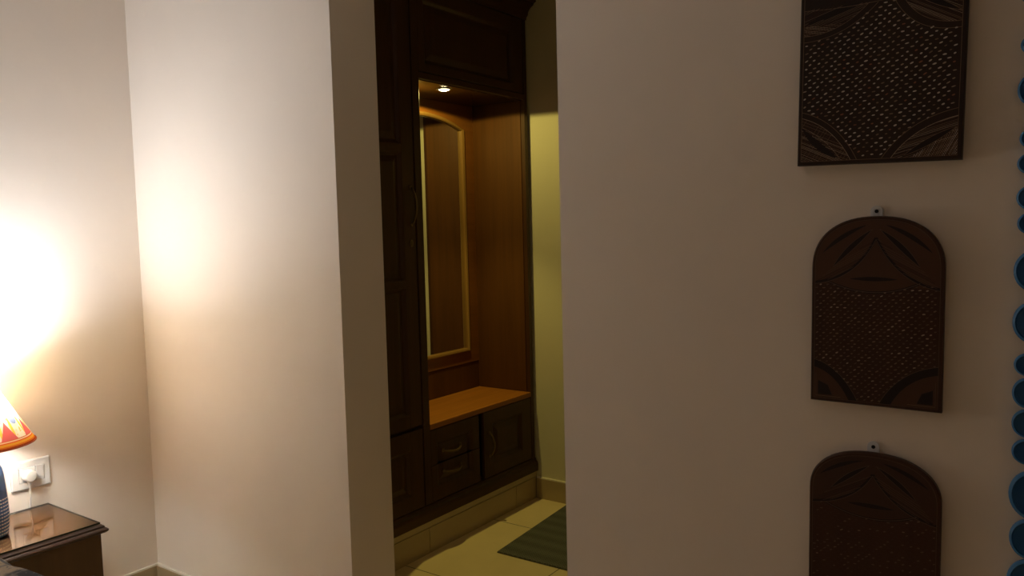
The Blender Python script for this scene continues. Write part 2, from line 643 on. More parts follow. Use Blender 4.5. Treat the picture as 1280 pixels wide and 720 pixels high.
# moulded top
rg = []
for o_, z in ((0.001, 0.424), (0.010, 0.426), (0.016, 0.431), (0.017, 0.437), (0.013, 0.441), (0.009, 0.443), (0.008, 0.448),
              (0.003, 0.452), (0.001, 0.454)):
    rg.append([(NSX0, NSY0 - o_, z), (NSX1 + o_, NSY0 - o_, z), (NSX1 + o_, NSY1 + o_, z), (NSX0, NSY1 + o_, z)])
NTF = wood('nightstand_field_wood', (0.15, 0.060, 0.020), (0.21, 0.085, 0.030), 0.4, 'y')
tp = MB().loops(rg, cap1=False)
tp.add(rg[-1], [(0, 1, 2, 3)], 1)
tp.build('top', [NT_, NTF], NS)
GL = D.materials.new('clear_glass_sheet')
GL.use_nodes = True
n = GL.node_tree.nodes
n.clear()
out = n.new('ShaderNodeOutputMaterial')
mx = n.new('ShaderNodeMixShader')
tr = n.new('ShaderNodeBsdfTransparent')
tr.inputs[0].default_value = (0.93, 0.96, 0.94, 1)
gs = n.new('ShaderNodeBsdfGlossy')
gs.inputs['Roughness'].default_value = 0.0
frn = n.new('ShaderNodeFresnel')
frn.inputs[0].default_value = 1.85
lk = GL.node_tree.links
lk.new(frn.outputs[0], mx.inputs[0])
lk.new(tr.outputs[0], mx.inputs[1])
lk.new(gs.outputs[0], mx.inputs[2])
lk.new(mx.outputs[0], out.inputs[0])
GEDGE = mat('green_glass_edge', (0.03, 0.035, 0.025), 0.2)
gt = MB().box(NSX0 + 0.002, NSX1, NSY0 + 0.002, NSY1 - 0.001, 0.4542, 0.4602)
gt.mi = [1, 1, 1, 1, 2, 0]
CLEAR = D.materials.new('clear_glass_underside')
CLEAR.use_nodes = True
n = CLEAR.node_tree.nodes
n.clear()
out = n.new('ShaderNodeOutputMaterial')
tr = n.new('ShaderNodeBsdfTransparent')
CLEAR.node_tree.links.new(tr.outputs[0], out.inputs[0])
tag(gt.build('glass_sheet', [GL, GEDGE, CLEAR], NS), 'clear glass sheet reflecting the socket')

# ------------------------------------------------------------------ table lamp
LCX, LCY, LZ = -2.668, 0.985, 0.4604
LP = empty('table_lamp', (LCX, LCY, LZ), 'lit table lamp with a painted cone shade and blue pottery base on the nightstand', 'lamp')
BLUE = mat('blue_glazed_pottery', (0.03, 0.08, 0.22), 0.2, coat=0.4)
t = NT(BLUE)
v = t.coords()
sep = t.new('ShaderNodeSeparateXYZ')
t.link(v, sep.inputs[0])
ang = t.math('ARCTAN2', sep.outputs[1], sep.outputs[0])
rowz = t.math('MULTIPLY', sep.outputs[2], 95.0)
rowf = t.math('FRACT', rowz)
colf = t.math('FRACT', t.math('MULTIPLY', ang, 6.2))
slant = t.math('FRACT', t.math('ADD', colf, t.math('MULTIPLY', rowf, 0.4)))
dash = t.math('MULTIPLY', t.math('LESS_THAN', t.math('ABSOLUTE', t.math('SUBTRACT', rowf, 0.5)), 0.18),
              t.math('LESS_THAN', slant, 0.72))
low = t.math('LESS_THAN', sep.outputs[2], -0.01)
hi = t.math('GREATER_THAN', sep.outputs[2], 0.058)
blob = t.math('GREATER_THAN', t.noise(v, 42, 2), 0.56)
pat = t.math('MAXIMUM', t.math('MULTIPLY', dash, low), t.math('MULTIPLY', blob, hi))
t.link(t.mix(pat, (0.06, 0.13, 0.30), (0.60, 0.62, 0.66)), t.b.inputs['Base Color'])
prof = [(0.047, 0.0), (0.052, 0.003), (0.0525, 0.010), (0.056, 0.030), (0.0575, 0.07), (0.056, 0.11), (0.053, 0.150),
        (0.050, 0.185), (0.046, 0.205), (0.038, 0.220), (0.026, 0.231), (0.016, 0.236), (0.014, 0.244)]
BR = 1.0
MB().lathe([(r * BR, LZ + z) for r, z in prof], (LCX, LCY), 56, cap0=True, cap1=True).build('base', BLUE, LP, smooth=True)
MB().lathe([(0.012, LZ + 0.243), (0.014, LZ + 0.246), (0.014, LZ + 0.285), (0.018, LZ + 0.290), (0.018, LZ + 0.345), (0.015, LZ + 0.350)],
           (LCX, LCY), 28, cap0=True, cap1=True).build('bulb_holder', mat('white_bakelite', (0.7, 0.68, 0.64), 0.4), LP, smooth=True)
BZ = 0.863                      # foot of the bulb's lit dome
SH_B, SH_T = 0.742, 0.902       # bottom and top of the shade
SR_B, SR_T = 0.139, 0.052
BRD = 0.027
bl_ = MB()
bl_.lathe([(0.0130, LZ + 0.350), (0.0135, BZ - 0.062), (0.016, BZ - 0.056), (BRD - 0.002, BZ - 0.051), (BRD - 0.002, BZ - 0.048)],
          (LCX, LCY), 32, 1, cap0=True)
bl_.lathe([(BRD - 0.002, BZ - 0.048), (BRD - 0.001, BZ - 0.030), (BRD, BZ - 0.012), (BRD, BZ - 0.005)], (LCX, LCY), 32, 2)
bl_.lathe([(BRD, BZ - 0.005), (0.0335, BZ - 0.004), (0.0335, BZ - 0.001), (BRD, BZ)], (LCX, LCY), 32, 1)  # added ring, out of view, blocks the dome's light going down
bl_.lathe([(BRD * math.cos(k * PI / 16), BZ + BRD * math.sin(k * PI / 16)) for k in range(8)] + [(0.0008, BZ + BRD)],
          (LCX, LCY), 32, 0, cap1=True)
bl_.build('bulb', [emit('lit_bulb_dome', LAMP_COLOR, LAMP_STRENGTH), mat('white_bulb_base_and_baffle', (0.8, 0.78, 0.75), 0.5),
                   emit('lit_bulb_body', LAMP_COLOR, BODY_STRENGTH)], LP, smooth=True)
# ring, arms and collar that carry the shade on the holder
for zz, rr in ((SH_T - 0.002, SR_T - 0.001), (SH_B + 0.002, SR_B - 0.0015)):
    MB().tube([(LCX + rr * math.cos(2 * PI * i / 40), LCY + rr * math.sin(2 * PI * i / 40), zz) for i in range(41)], 0.0011, 6).build('shade_ring', CHROME, LP)
for q in range(3):
    a = 2 * PI * q / 3 + 0.5
    MB().tube([(LCX + 0.017 * math.cos(a), LCY + 0.017 * math.sin(a), LZ + 0.30), (LCX + (SR_B - 0.002) * math.cos(a), LCY + (SR_B - 0.002) * math.sin(a), SH_B + 0.003)], 0.0011, 6).build('shade_arm', CHROME, LP)

SHD = D.materials.new('painted_shade_fabric')
SHD.use_nodes = True
t = NT(SHD)
t.n.clear()
v = t.coords()
sep = t.new('ShaderNodeSeparateXYZ')
t.link(v, sep.inputs[0])
zn = t.math('DIVIDE', t.math('ADD', sep.outputs[2], 0.08), 0.16)       # 0 at the rim .. 1 at the top (pivot at mid height)
ang = t.math('DIVIDE', t.math('ARCTAN2', sep.outputs[1], sep.outputs[0]), 2 * PI)
cell = t.math('SUBTRACT', t.math('FRACT', t.math('MULTIPLY_ADD', ang, 9.0, 0.15)), 0.5)
ac = t.math('ABSOLUTE', cell)
tri = t.math('MULTIPLY', t.math('LESS_THAN', ac, t.math('MULTIPLY', t.math('SUBTRACT', 0.48, zn), 0.92)), t.math('GREATER_THAN', zn, 0.13))
cell2 = t.math('SUBTRACT', t.math('FRACT', t.math('MULTIPLY_ADD', ang, 9.0, 0.65)), 0.5)
dz = t.math('MULTIPLY', t.math('SUBTRACT', zn, 0.52), 1.7)
blob = t.math('LESS_THAN', t.math('ADD', t.math('MULTIPLY', cell2, cell2), t.math('MULTIPLY', dz, dz)), 0.045)
leafx = t.math('SUBTRACT', t.math('ABSOLUTE', cell2), 0.26)
dz2 = t.math('SUBTRACT', zn, 0.36)
leaf = t.math('LESS_THAN', t.math('ADD', t.math('MULTIPLY', t.math('MULTIPLY', leafx, leafx), 9.0), t.math('MULTIPLY', dz2, dz2)), 0.03)
nz = t.noise(v, 60, 3)
base = t.ramp(nz, [(0.38, (0.90, 0.84, 0.70)), (0.60, (0.95, 0.92, 0.86))])
speck = t.math('GREATER_THAN', t.noise(v, 95, 2), 0.62)
c1 = t.mix(speck, base, (0.75, 0.62, 0.25))
c1 = t.mix(leaf, c1, (0.80, 0.66, 0.12))
c1 = t.mix(blob, c1, (0.22, 0.32, 0.62))
c1 = t.mix(tri, c1, (0.74, 0.16, 0.17))
bandr = t.new('ShaderNodeValToRGB')
bandr.color_ramp.interpolation = 'CONSTANT'
els = bandr.color_ramp.elements
stops = [(0.0, (0.42, 0.06, 0.015)), (0.035, (0.75, 0.20, 0.03)), (0.055, (0.88, 0.45, 0.05)), (0.095, (0.80, 0.16, 0.04)), (0.115, (0.90, 0.70, 0.55)), (0.135, (0.70, 0.16, 0.08))]
while len(els) < len(stops):
    els.new(0.5)
for e, (p_, c_) in zip(els, stops):
    e.position = p_
    e.color = (*c_, 1)
t.link(zn, bandr.inputs[0])
c1 = t.mix(t.math('LESS_THAN', zn, 0.15), c1, bandr.outputs[0])
dfs = t.new('ShaderNodeBsdfDiffuse')
trl = t.new('ShaderNodeBsdfTranslucent')
dim_diffuse = t.new('ShaderNodeMix', data_type='RGBA', blend_type='MULTIPLY')
dim_diffuse.inputs[0].default_value = 1.0
t.link(c1, dim_diffuse.inputs[6])
dim_diffuse.inputs[7].default_value = (0.76, 0.74, 0.70, 1)  # diffuse colour darkened to cut the light bounced inside the shade
t.link(dim_diffuse.outputs[2], dfs.inputs[0])
warm = t.new('ShaderNodeMix', data_type='RGBA', blend_type='MULTIPLY')
warm.inputs[0].default_value = 1.0
t.link(c1, warm.inputs[6])
warm.inputs[7].default_value = (1.0, 0.75, 0.50, 1)
t.link(warm.outputs[2], trl.inputs[0])
mxs = t.new('ShaderNodeMixShader')
tf = t.ramp(zn, [(0.38, (0.12, 0.12, 0.12)), (0.72, (0.28, 0.28, 0.28))])
t.link(tf, mxs.inputs[0])
t.link(dfs.outputs[0], mxs.inputs[1])
t.link(trl.outputs[0], mxs.inputs[2])
om = t.new('ShaderNodeOutputMaterial')
t.link(mxs.outputs[0], om.inputs[0])
sh = MB()
P_ = [(SR_B + (SR_T - SR_B) * i / 12, SH_B + (SH_T - SH_B) * i / 12) for i in range(13)]
P_[0] = (SR_B + 0.001, SH_B)
sh.lathe(P_, (LCX, LCY), 72)
so_ = sh.build('shade', SHD, LP, smooth=True, pivot=(LCX, LCY, (SH_B + SH_T) / 2))
tag(so_, 'painted cone shade with red, blue and yellow motifs and an orange rim')
rim = MB().tube([(LCX + (SR_B + 0.001) * math.cos(2 * PI * i / 72), LCY + (SR_B + 0.001) * math.sin(2 * PI * i / 72), SH_B) for i in range(73)], 0.0022, 8)
rim.build('rim_binding', mat('orange_binding', (0.45, 0.09, 0.02), 0.7), LP, smooth=True)

# ------------------------------------------------------------------ wall socket, plug
WHITE = mat('white_plastic', (0.70, 0.68, 0.65), 0.35)
DARKGAP = mat('grey_gap', (0.10, 0.09, 0.08), 0.7)
SKY0, SKY1, SKZ0, SKZ1 = 1.1265, 1.250, 0.5215, 0.6185
SK = empty('wall_socket', (LX, 1.188, 0.57), 'white socket and switch plate on the left wall above the nightstand', 'socket')
iy0, iy1, iz0, iz1 = 1.149, 1.229, 0.545, 0.597


def rx(x, y0, y1, z0, z1, i=0):
    return [(x, y0 + i, z0 + i), (x, y1 - i, z0 + i), (x, y1 - i, z1 - i), (x, y0 + i, z1 - i)]


pp = MB()
pp.loops([rx(LX + 0.0003, SKY0, SKY1, SKZ0, SKZ1), rx(LX + 0.006, SKY0, SKY1, SKZ0, SKZ1), rx(LX + 0.009, SKY0, SKY1, SKZ0, SKZ1, 0.004),
          rx(LX + 0.009, iy0, iy1, iz0, iz1), rx(LX + 0.004, iy0, iy1, iz0, iz1)], cap1=False)
pp.add(rx(LX + 0.004, iy0, iy1, iz0, iz1), [(0, 1, 2, 3)], 1)
pp.build('plate', [WHITE, DARKGAP], SK)
ysp = 1.2015
MB().loops([rx(LX + 0.004, iy0 + 0.0016, ysp - 0.0008, iz0 + 0.0016, iz1 - 0.0016), rx(LX + 0.0085, iy0 + 0.0016, ysp - 0.0008, iz0 + 0.0016, iz1 - 0.0016),
            rx(LX + 0.0092, iy0 + 0.0016, ysp - 0.0008, iz0 + 0.0016, iz1 - 0.0016, 0.001)]).build('socket_face', WHITE, SK)
rk = MB()
rk.loops([rx(LX + 0.004, ysp + 0.0006, iy1 - 0.001, iz0 + 0.001, iz1 - 0.001),
          [(LX + 0.0095, ysp + 0.0006, iz0 + 0.001), (LX + 0.0095, iy1 - 0.001, iz0 + 0.001), (LX + 0.0125, iy1 - 0.001, iz1 - 0.001), (LX + 0.0125, ysp + 0.0006, iz1 - 0.001)],
          [(LX + 0.0100, ysp + 0.002, iz0 + 0.0025), (LX + 0.0100, iy1 - 0.0025, iz0 + 0.0025), (LX + 0.013, iy1 - 0.0025, iz1 - 0.0025), (LX + 0.013, ysp + 0.002, iz1 - 0.0025)]])
rk.build('switch_rocker', WHITE, SK)

PGY, PGZ = 1.1745, 0.571
PG = empty('power_plug', (LX + 0.0093, PGY, PGZ), 'white round plug with a white cord in the socket behind the lamp', 'plug')


def disc(x, ry, rz, n=32, dz=0.0):
    return [(x, PGY + ry * math.cos(2 * PI * i / n), PGZ + dz + rz * math.sin(2 * PI * i / n)) for i in range(n)]


X0 = LX + 0.0093
pb = MB().loops([disc(X0, 0.0205, 0.0205), disc(X0 + 0.004, 0.0215, 0.0215), disc(X0 + 0.020, 0.0205, 0.0208), disc(X0 + 0.030, 0.0185, 0.019), disc(X0 + 0.0325, 0.0172, 0.0176), disc(X0 + 0.0335, 0.0150, 0.0155)])
pb.build('plug_body', WHITE, PG, smooth=True)
MB().tube([(X0 + 0.017, PGY, PGZ - 0.012), (X0 + 0.017, PGY + 0.0002, PGZ - 0.026), (X0 + 0.0165, PGY + 0.0005, PGZ - 0.040)], 0.005, 12, radii=[0.0085, 0.007, 0.0042]).build(
    'strain_relief', WHITE, PG, smooth=True)
cpts = [(X0 + 0.0165, PGY + 0.0005, PGZ - 0.036), (X0 + 0.014, PGY + 0.001, PGZ - 0.060), (X0 + 0.008, PGY + 0.002, PGZ - 0.085), (X0 + 0.002, PGY + 0.003, PGZ - 0.105),
        (LX + 0.007, PGY + 0.003, PGZ - 0.13), (LX + 0.007, PGY + 0.003, 0.30), (LX + 0.007, PGY, 0.13)]
MB().tube(cpts, 0.0032, 10).build('cord', WHITE, PG, smooth=True)

# ------------------------------------------------------------------ bed corner (mattress top just enters at lower left)
BDX0, BDX1, BDY0, BDY1 = LX + 0.03, -0.90, -0.95, 0.715
BD = empty('bed', (-1.86, -0.1, 0.0), 'low wooden bed beside the nightstand, under the dark bedspread', 'bed')
MB().box(BDX0, BDX1, BDY0 + 0.02, BDY1 - 0.02, 0.12, 0.30).build('bed_frame', W_DARK, BD, 0.01)
MB().box(BDX0 + 0.02, BDX1 - 0.02, BDY0 + 0.03, BDY1 - 0.03, 0.30, 0.62).build('mattress', WHITE, BD, 0.04)
for x in (BDX0 + 0.06, BDX1 - 0.06):
    for y in (BDY0 + 0.08, BDY1 - 0.08):
        MB().box(x - 0.035, x + 0.035, y - 0.035, y + 0.035, 0, 0.12).build('leg', W_DARK, BD, 0.004)
SPR = mat('patterned_bedspread', (0.1, 0.1, 0.12), 0.85, spec=0.2)
t = NT(SPR)
v = t.coords()
f1 = t.noise(v, 11, 2, 0.5)
f2 = t.noise(v, 90, 2, 0.5)
cc = t.ramp(f1, [(0.40, (0.020, 0.024, 0.034)), (0.47, (0.30, 0.24, 0.17))])
t.link(t.mix(t.math('GREATER_THAN', f2, 0.6), cc, (0.12, 0.11, 0.11)), t.b.inputs['Base Color'])
nx, ny = 60, 44
prof_y = []
top = 0.658
SY1 = 0.772


def spread_pt(i, j):
    x = -2.43 + (BDX1 + 0.02 + 2.43) * i / nx
    s_ = j / ny
    L = (SY1 - BDY0) + 0.5
    d = s_ * L - 0.25
    R = 0.06
    # top with rounded shoulders, then hanging sides
    if d < 0:
        y = BDY0 - 0.012
        z = top - R + d
    elif d > SY1 - BDY0:
        y = SY1 + 0.012
        z = top - R - (d - (SY1 - BDY0))
    else:
        y = BDY0 + d
        z = top
        e = min(d, SY1 - BDY0 - d)
        if e < R:
            a = (1 - e / R) * PI / 2
            z = top - R + R * math.cos(a)
            y = (BDY0 + R - R * math.sin(a)) if d < 0.5 else (SY1 - R + R * math.sin(a))
            y += -0.012 * math.sin(a) if d < 0.5 else 0.012 * math.sin(a)
    z += 0.006 * math.sin(x * 9 + y * 5) + 0.004 * math.sin(x * 23 - y * 11)
    y += 0.006 * math.sin(x * 17) * (1 if z < top - 0.03 else 0)
    return (x, y, z)


g_ = [[spread_pt(i, j) for j in range(ny + 1)] for i in range(nx + 1)]
sb = MB()
sb.add([p for r in g_ for p in r], [(i * (ny + 1) + j, (i + 1) * (ny + 1) + j, (i + 1) * (ny + 1) + j + 1, i * (ny + 1) + j + 1) for i in range(nx) for j in range(ny)])
bs = sb.build('bedspread', SPR, None, smooth=True, pivot=(-1.7, -0.1, 0.6))
sm = bs.modifiers.new('thickness', 'SOLIDIFY')
sm.thickness = 0.012
sm.offset = -1
tag(bs, 'dark navy and beige patterned bedspread at the lower left corner', 'bedspread')

# ------------------------------------------------------------------ carved wooden plaques
P_BASE1 = wood('near_black_carved_wood', (0.022, 0.012, 0.008), (0.034, 0.019, 0.012), 0.5, 'z', spec=0.3)
P_BASE2 = wood('dark_brown_carved_wood', (0.040, 0.017, 0.009), (0.058, 0.025, 0.013), 0.5, 'z', spec=0.3)
P_BASE3 = wood('reddish_brown_carved_wood', (0.048, 0.020, 0.011), (0.068, 0.029, 0.015), 0.5, 'z', spec=0.3)
P_BLK = mat('blackened_carving', (0.016, 0.010, 0.008), 0.6, spec=0.3)
P_RED = mat('reddish_carving', (0.080, 0.036, 0.020), 0.6, spec=0.3)
P_TAN = mat('tan_cut', (0.36, 0.25, 0.17), 0.7)
P_PALE = mat('pale_cut', (0.55, 0.46, 0.38), 0.7)
P_MID = mat('brown_cut', (0.20, 0.12, 0.075), 0.7)
P_DIM = mat('dim_cut', (0.115, 0.068, 0.045), 0.7)
P_RUST = mat('rust_cut', (0.26, 0.09, 0.045), 0.7)
P_DEEP = mat('deep_brown_carving', (0.058, 0.027, 0.016), 0.6, spec=0.3)
PM = [P_BLK, P_RED, P_TAN, P_PALE, P_MID, P_DIM, P_RUST, P_DEEP]
BLK, RED, TAN, PALE, MID, DIM, RUST, DEEP = range(8)


class Carve:
    """shallow inlaid marks on the front face (local x across, z up, face toward -y)"""

    def __init__(s, yf):
        s.m = MB()
        s.y = yf

    def poly(s, pts, mi, lift=0.0004):
        n = len(pts)
        y0, y1 = s.y + 0.0003, s.y - lift
        vs = [(x, y0, z) for x, z in pts] + [(x, y1, z) for x, z in pts]
        fs = [tuple(range(n, 2 * n))] + [(i, (i + 1) % n, n + (i + 1) % n, n + i) for i in range(n)]
        s.m.add(vs, fs, mi)

    def line(s, pts, w, mi, lift=0.0007):
        if len(pts) < 2:
            return
        L_, R_ = [], []
        for i, p in enumerate(pts):
            a = Vector(pts[max(0, i - 1)])
            b = Vector(pts[min(len(pts) - 1, i + 1)])
            d = b - a
            if d.length < 1e-7:
                return
            d.normalize()
            nrm = Vector((-d.y, d.x)) * w / 2
            L_.append(tuple(Vector(p) + nrm))
            R_.append(tuple(Vector(p) - nrm))
        s.strip(L_, R_, mi, lift)

    def strip(s, L_, R_, mi, lift):
        y1 = s.y - lift
        n = len(L_)
        vs = [(x, y1, z) for x, z in L_] + [(x, y1, z) for x, z in R_]
        fs = [(i, i + 1, n + i + 1, n + i) for i in range(n - 1)]
        s.m.add(vs, fs, mi)

    def dash(s, x, z, ln, w, ang, mi):
        c_, s_ = math.cos(ang), math.sin(ang)
        pts = []
        for k in range(8):
            a = 2 * PI * k / 8
            px, pz = ln / 2 * math.cos(a), w / 2 * math.sin(a)
            pts.append((x + px * c_ - pz * s_, z + px * s_ + pz * c_))
        s.poly(pts, mi, 0.0006)


def bez(p0, p1, p2, n=18):
    o = []
    for i in range(n + 1):
        t = i / n
        o.append(((1 - t) ** 2 * p0[0] + 2 * t * (1 - t) * p1[0] + t * t * p2[0], (1 - t) ** 2 * p0[1] + 2 * t * (1 - t) * p1[1] + t * t * p2[1]))
    return o


def leaf(p0, p1, bulge_a, bulge_b, n=14):
    """pointed lens between two tips"""
    a, b = Vector(p0), Vector(p1)
    d = b - a
    nn = Vector((-d.y, d.x))
    m1, m2 = (a + b) / 2 + nn * bulge_a, (a + b) / 2 + nn * bulge_b
    return bez(p0, tuple(m1), p1, n) + bez(p1, tuple(m2), p0, n)[1:-1]


def inside(poly, x, z):
    c_ = False
    j = len(poly) - 1
    for i in range(len(poly)):
        xi, zi = poly[i]
        xj, zj = poly[j]
        if (zi > z) != (zj > z) and x < (xj - xi) * (z - zi) / (zj - zi) + xi:
            c_ = not c_
        j = i
    return c_


def arch_outline(w, hs, H, n=36, p=2.3, inset=0.0):
    """flat bottom, straight sides, full rounded (super-elliptic) top"""
    hw = w / 2 - inset
    pts = [(-hw, inset), (hw, inset)]
    for i in range(n + 1):
        t = PI * i / n
        c_, s_ = math.cos(t), math.sin(t)
        pts.append((hw * math.copysign(abs(c_) ** (2 / p), c_), hs + (H - hs - inset) * abs(s_) ** (2 / p)))
    return pts


def hatch(cv, poly, holes, dirv, step, w, mi_list, jitter=0.3, seglen=0.0):
    """short parallel cuts filling a polygon"""
    d = Vector(dirv).normalized()
    nrm = Vector((-d.y, d.x))
    cx = sum(p[0] for p in poly) / len(poly)
    cz = sum(p[1] for p in poly) / len(poly)
    R = max(math.hypot(p[0] - cx, p[1] - cz) for p in poly)
    k = -R
    while k < R:
        run = None
        pt = None
        t_ = -R
        while t_ <= R:
            x, z = cx + nrm.x * k + d.x * t_, cz + nrm.y * k + d.y * t_
            ok = inside(poly, x, z) and not any(inside(h_, x, z) for h_ in holes)
            if ok and run is None:
                run = (x, z)
            if (not ok) and run is not None:
                if math.hypot(pt[0] - run[0], pt[1] - run[1]) > 0.003:
                    cv.line([run, pt], w, random.choice(mi_list))
                run = None
            pt = (x, z)
            t_ += 0.0012
        k += step * (1 + jitter * (random.random() - 0.5))


def plaque(name, label, group, x0, z0, w, hs, H, rot, base, thick=0.022, hook=True):
    e = empty(name, (x0, WY, z0), label, 'wall plaque', group)
    e.rotation_euler = (0, rot, 0)
    e['_w'] = (0, 0, 0)                         # parts are laid out in its own frame
    e['_l'] = 1
    yb, yf = -0.004, -thick
    o_ = arch_outline(w, hs, H)
    b_ = MB()
    rim_ = 0.0
    wob = [1 + 0.004 * math.sin(i * 2.1) for i in range(len(o_))]

    def ring(sc, y):
        return [(x - math.copysign(min(abs(x), sc), x), y, z + (sc if z < 0.001 else (-sc if z > hs else 0))) for (x, z) in o_]
    b_.loops([ring(0.001, yb), ring(0, yb - 0.002), ring(0, yf + 0.003), ring(0.002, yf)])
    b_.build('board', base, e, smooth=True, pivot=(0, 0, 0))
    if hook:
        hk = MB()
        r_ = 0.0108
        n__ = 24
        cz_ = H + 0.009
        out_ = [(r_ * math.cos(PI * i / n__), cz_ + r_ * math.sin(PI * i / n__)) for i in range(n__ + 1)] + [(-r_, H - 0.02), (r_, H - 0.02)]
        hk.loops([[(x - 0.003, -0.0003, z) for x, z in out_], [(x - 0.003, -0.0040, z) for x, z in out_]])
        ho = hk.build('hanger', mat('zinc_hanger', (0.62, 0.63, 0.66), 0.5, 0.0), e, bevel=0.0006, pivot=(0, 0, cz_))
        tag(ho, 'small metal hanging tab')
        sc_ = MB().loops([[(-0.003 + q * math.cos(2 * PI * i / 16), y, cz_ + q * math.sin(2 * PI * i / 16)) for i in range(16)]
                          for q, y in ((0.0036, -0.0038), (0.0036, -0.0048), (0.002, -0.0045))])
        s2 = sc_.build('screw', BLACK, None, pivot=(0, 0, cz_))
        s2.parent = ho
        s2.location = (0, 0, 0)
    return e, Carve(yf), o_


def dashes(cv, region, excl, px, pz, ln, w_, ang, mis, box, slope=0.0, wt=None):
    x_0, x_1, z_0, z_1 = box
    r = 0
    z = z_0
    while z < z_1:
        x = x_0 + (px / 2 if r % 2 else 0)
        while x < x_1:
            X = x + random.uniform(-1, 1) * px * 0.07
            Z = z + slope * (x - x_0) + random.uniform(-1, 1) * pz * 0.10
            if inside(region, X, Z) and not any(inside(q, X, Z) for q in excl):
                s_ = random.uniform(0.65, 1.1)
                cv.dash(X, Z, ln * s_, w_ * random.uniform(0.7, 1.1), ang + random.uniform(-.25, .25), random.choices(mis, wt)[0])
            x += px
        z += pz
        r += 1


# --- large near-black plaque at the top
w1, H1, hs1 = 0.280, 0.432, 0.312
e1, cv, o1 = plaque('carved_plaque', 'largest of the carved wooden plaques, near-black with pale dashes, topmost on the wall', None,
                    -0.3095, 1.4535, w1, hs1, H1, math.radians(1.3), P_BASE1, 0.024, hook=True)
bord = arch_outline(w1, hs1, H1, inset=0.0075)
cv.line(bord + [bord[0]], 0.0009, MID)
hw = w1 / 2 - 0.0075
zb = 0.0075
# bottom left corner fan
bl1 = bez((-hw, 0.101), (-hw + 0.066, 0.082), (-hw + 0.101, zb))
bl2 = bez((-hw, 0.090), (-hw + 0.058, 0.072), (-hw + 0.090, zb))
blx = bl1 + [(-hw, zb)]
lf = leaf((-hw + 0.002, 0.070), (-hw + 0.068, 0.012), 0.02, -0.26)
lf_in = bl2 + [(-hw, zb)]
cv.poly(lf_in, BLK, 0.0002)
cv.line(bl1, 0.0010, MID)
cv.line(bl2, 0.0010, TAN)
cv.poly(lf, BLK, 0.0003)
up_ = bl2 + [(-hw + 0.068, 0.012), (-hw + 0.002, 0.070)]
hatch(cv, lf_in, [lf], (1.0, -0.45), 0.0023, 0.0009, [MID, TAN, RED, RED])
hatch(cv, lf_in, [lf], (0.5, 0.8), 0.0060, 0.0007, [MID, RED])
cv.line(bez((-hw + 0.002, 0.072), (-hw + 0.045, 0.05), (-hw + 0.070, 0.012)), 0.0009, TAN)
# bottom right corner fan
br1 = bez((hw, 0.089), (hw - 0.080, 0.075), (hw - 0.122, zb))
br2 = bez((hw, 0.076), (hw - 0.070, 0.062), (hw - 0.106, zb))
brx = br1 + [(hw, zb)]
br_in = br2 + [(hw, zb)]
lf2 = leaf((hw - 0.001, 0.058), (hw - 0.086, 0.010), 0.10, -0.12)
cv.poly(br_in, BLK, 0.0002)
cv.line(br1, 0.0010, MID)
cv.line(br2, 0.0010, TAN)
cv.poly(lf2, BLK, 0.0003)
hatch(cv, br_in, [lf2], (0.9, 0.25), 0.0025, 0.0009, [MID, TAN, RED])
hatch(cv, [(hw, 0.055), (hw - 0.075, zb), (hw, zb)], [lf2], (0.45, 0.9), 0.0026, 0.0009, [TAN, MID, PALE])
cv.line(lf2 + [lf2[0]], 0.0008, MID)
# top: two big leaves and a dark lens
zt = 0.2865                                         # where the visible lens band sits
tl1 = bez((-hw, 0.232), (-hw + 0.075, 0.232), (-hw + 0.130, zt + 0.002))
tl2 = bez((-hw, 0.243), (-hw + 0.065, 0.240), (-hw + 0.115, zt + 0.004))
tlx = tl1 + [(-hw, zt + 0.006)]
tl_in = tl2 + [(-hw, zt + 0.006)]
lf3 = leaf((-hw + 0.002, 0.264), (-hw + 0.105, zt + 0.006), 0.13, -0.06)
cv.poly(tl_in, BLK, 0.0002)
cv.line(tl1, 0.0009, MID)
cv.line(tl2, 0.0009, MID)
cv.poly(lf3, BLK, 0.0003)
hatch(cv, tl_in, [lf3], (1.0, 0.30), 0.0026, 0.0008, [MID, RED, RED, MID])
hatch(cv, tl2[:12] + [(-hw + 0.002, 0.262)], [lf3], (0.9, -0.2), 0.0022, 0.0008, [TAN, MID, RED])
tr1 = bez((hw, 0.226), (hw - 0.080, 0.222), (hw - 0.112, zt + 0.012))
tr2 = bez((hw, 0.237), (hw - 0.070, 0.235), (hw - 0.098, zt + 0.014))
trx = tr1 + [(hw, zt + 0.02)]
tr_in = tr2 + [(hw - 0.05, zt + 0.03), (hw, 0.262)]
lf4 = leaf((hw - 0.001, 0.254), (hw - 0.085, 0.300), -0.10, 0.12)
cv.poly(tr_in, BLK, 0.0002)
cv.line(tr1, 0.0009, MID)
cv.line(tr2, 0.0009, MID)
hatch(cv, tr_in, [lf4], (1.0, -0.55), 0.0024, 0.0008, [TAN, MID, RED, RED])
hatch(cv, [(hw, 0.300), (hw - 0.05, 0.302), (hw, 0.262)], [], (1.0, -0.5), 0.0024, 0.0008, [MID, RED])
cv.poly(lf4, BLK, 0.0006)
cv.line(lf4 + [lf4[0]], 0.0008, MID)
lens_lo = bez((-hw, zt + 0.004), (0.0, zt - 0.006), (hw - 0.02, zt + 0.022))
cv.line(lens_lo, 0.0010, MID)
toplens = lens_lo + [(hw - 0.03, 0.34), (-hw + 0.01, 0.33)]
for sx in (-1, 1):
    lf5 = leaf((sx * 0.004, H1 - 0.022), (sx * (hw - 0.012), 0.335), sx * 0.13, sx * -0.07)
    cv.line(lf5 + [lf5[0]], 0.0009, MID)
    hatch(cv, lf5, [], (sx * 1.0, -0.2), 0.0026, 0.0008, [MID, RED])
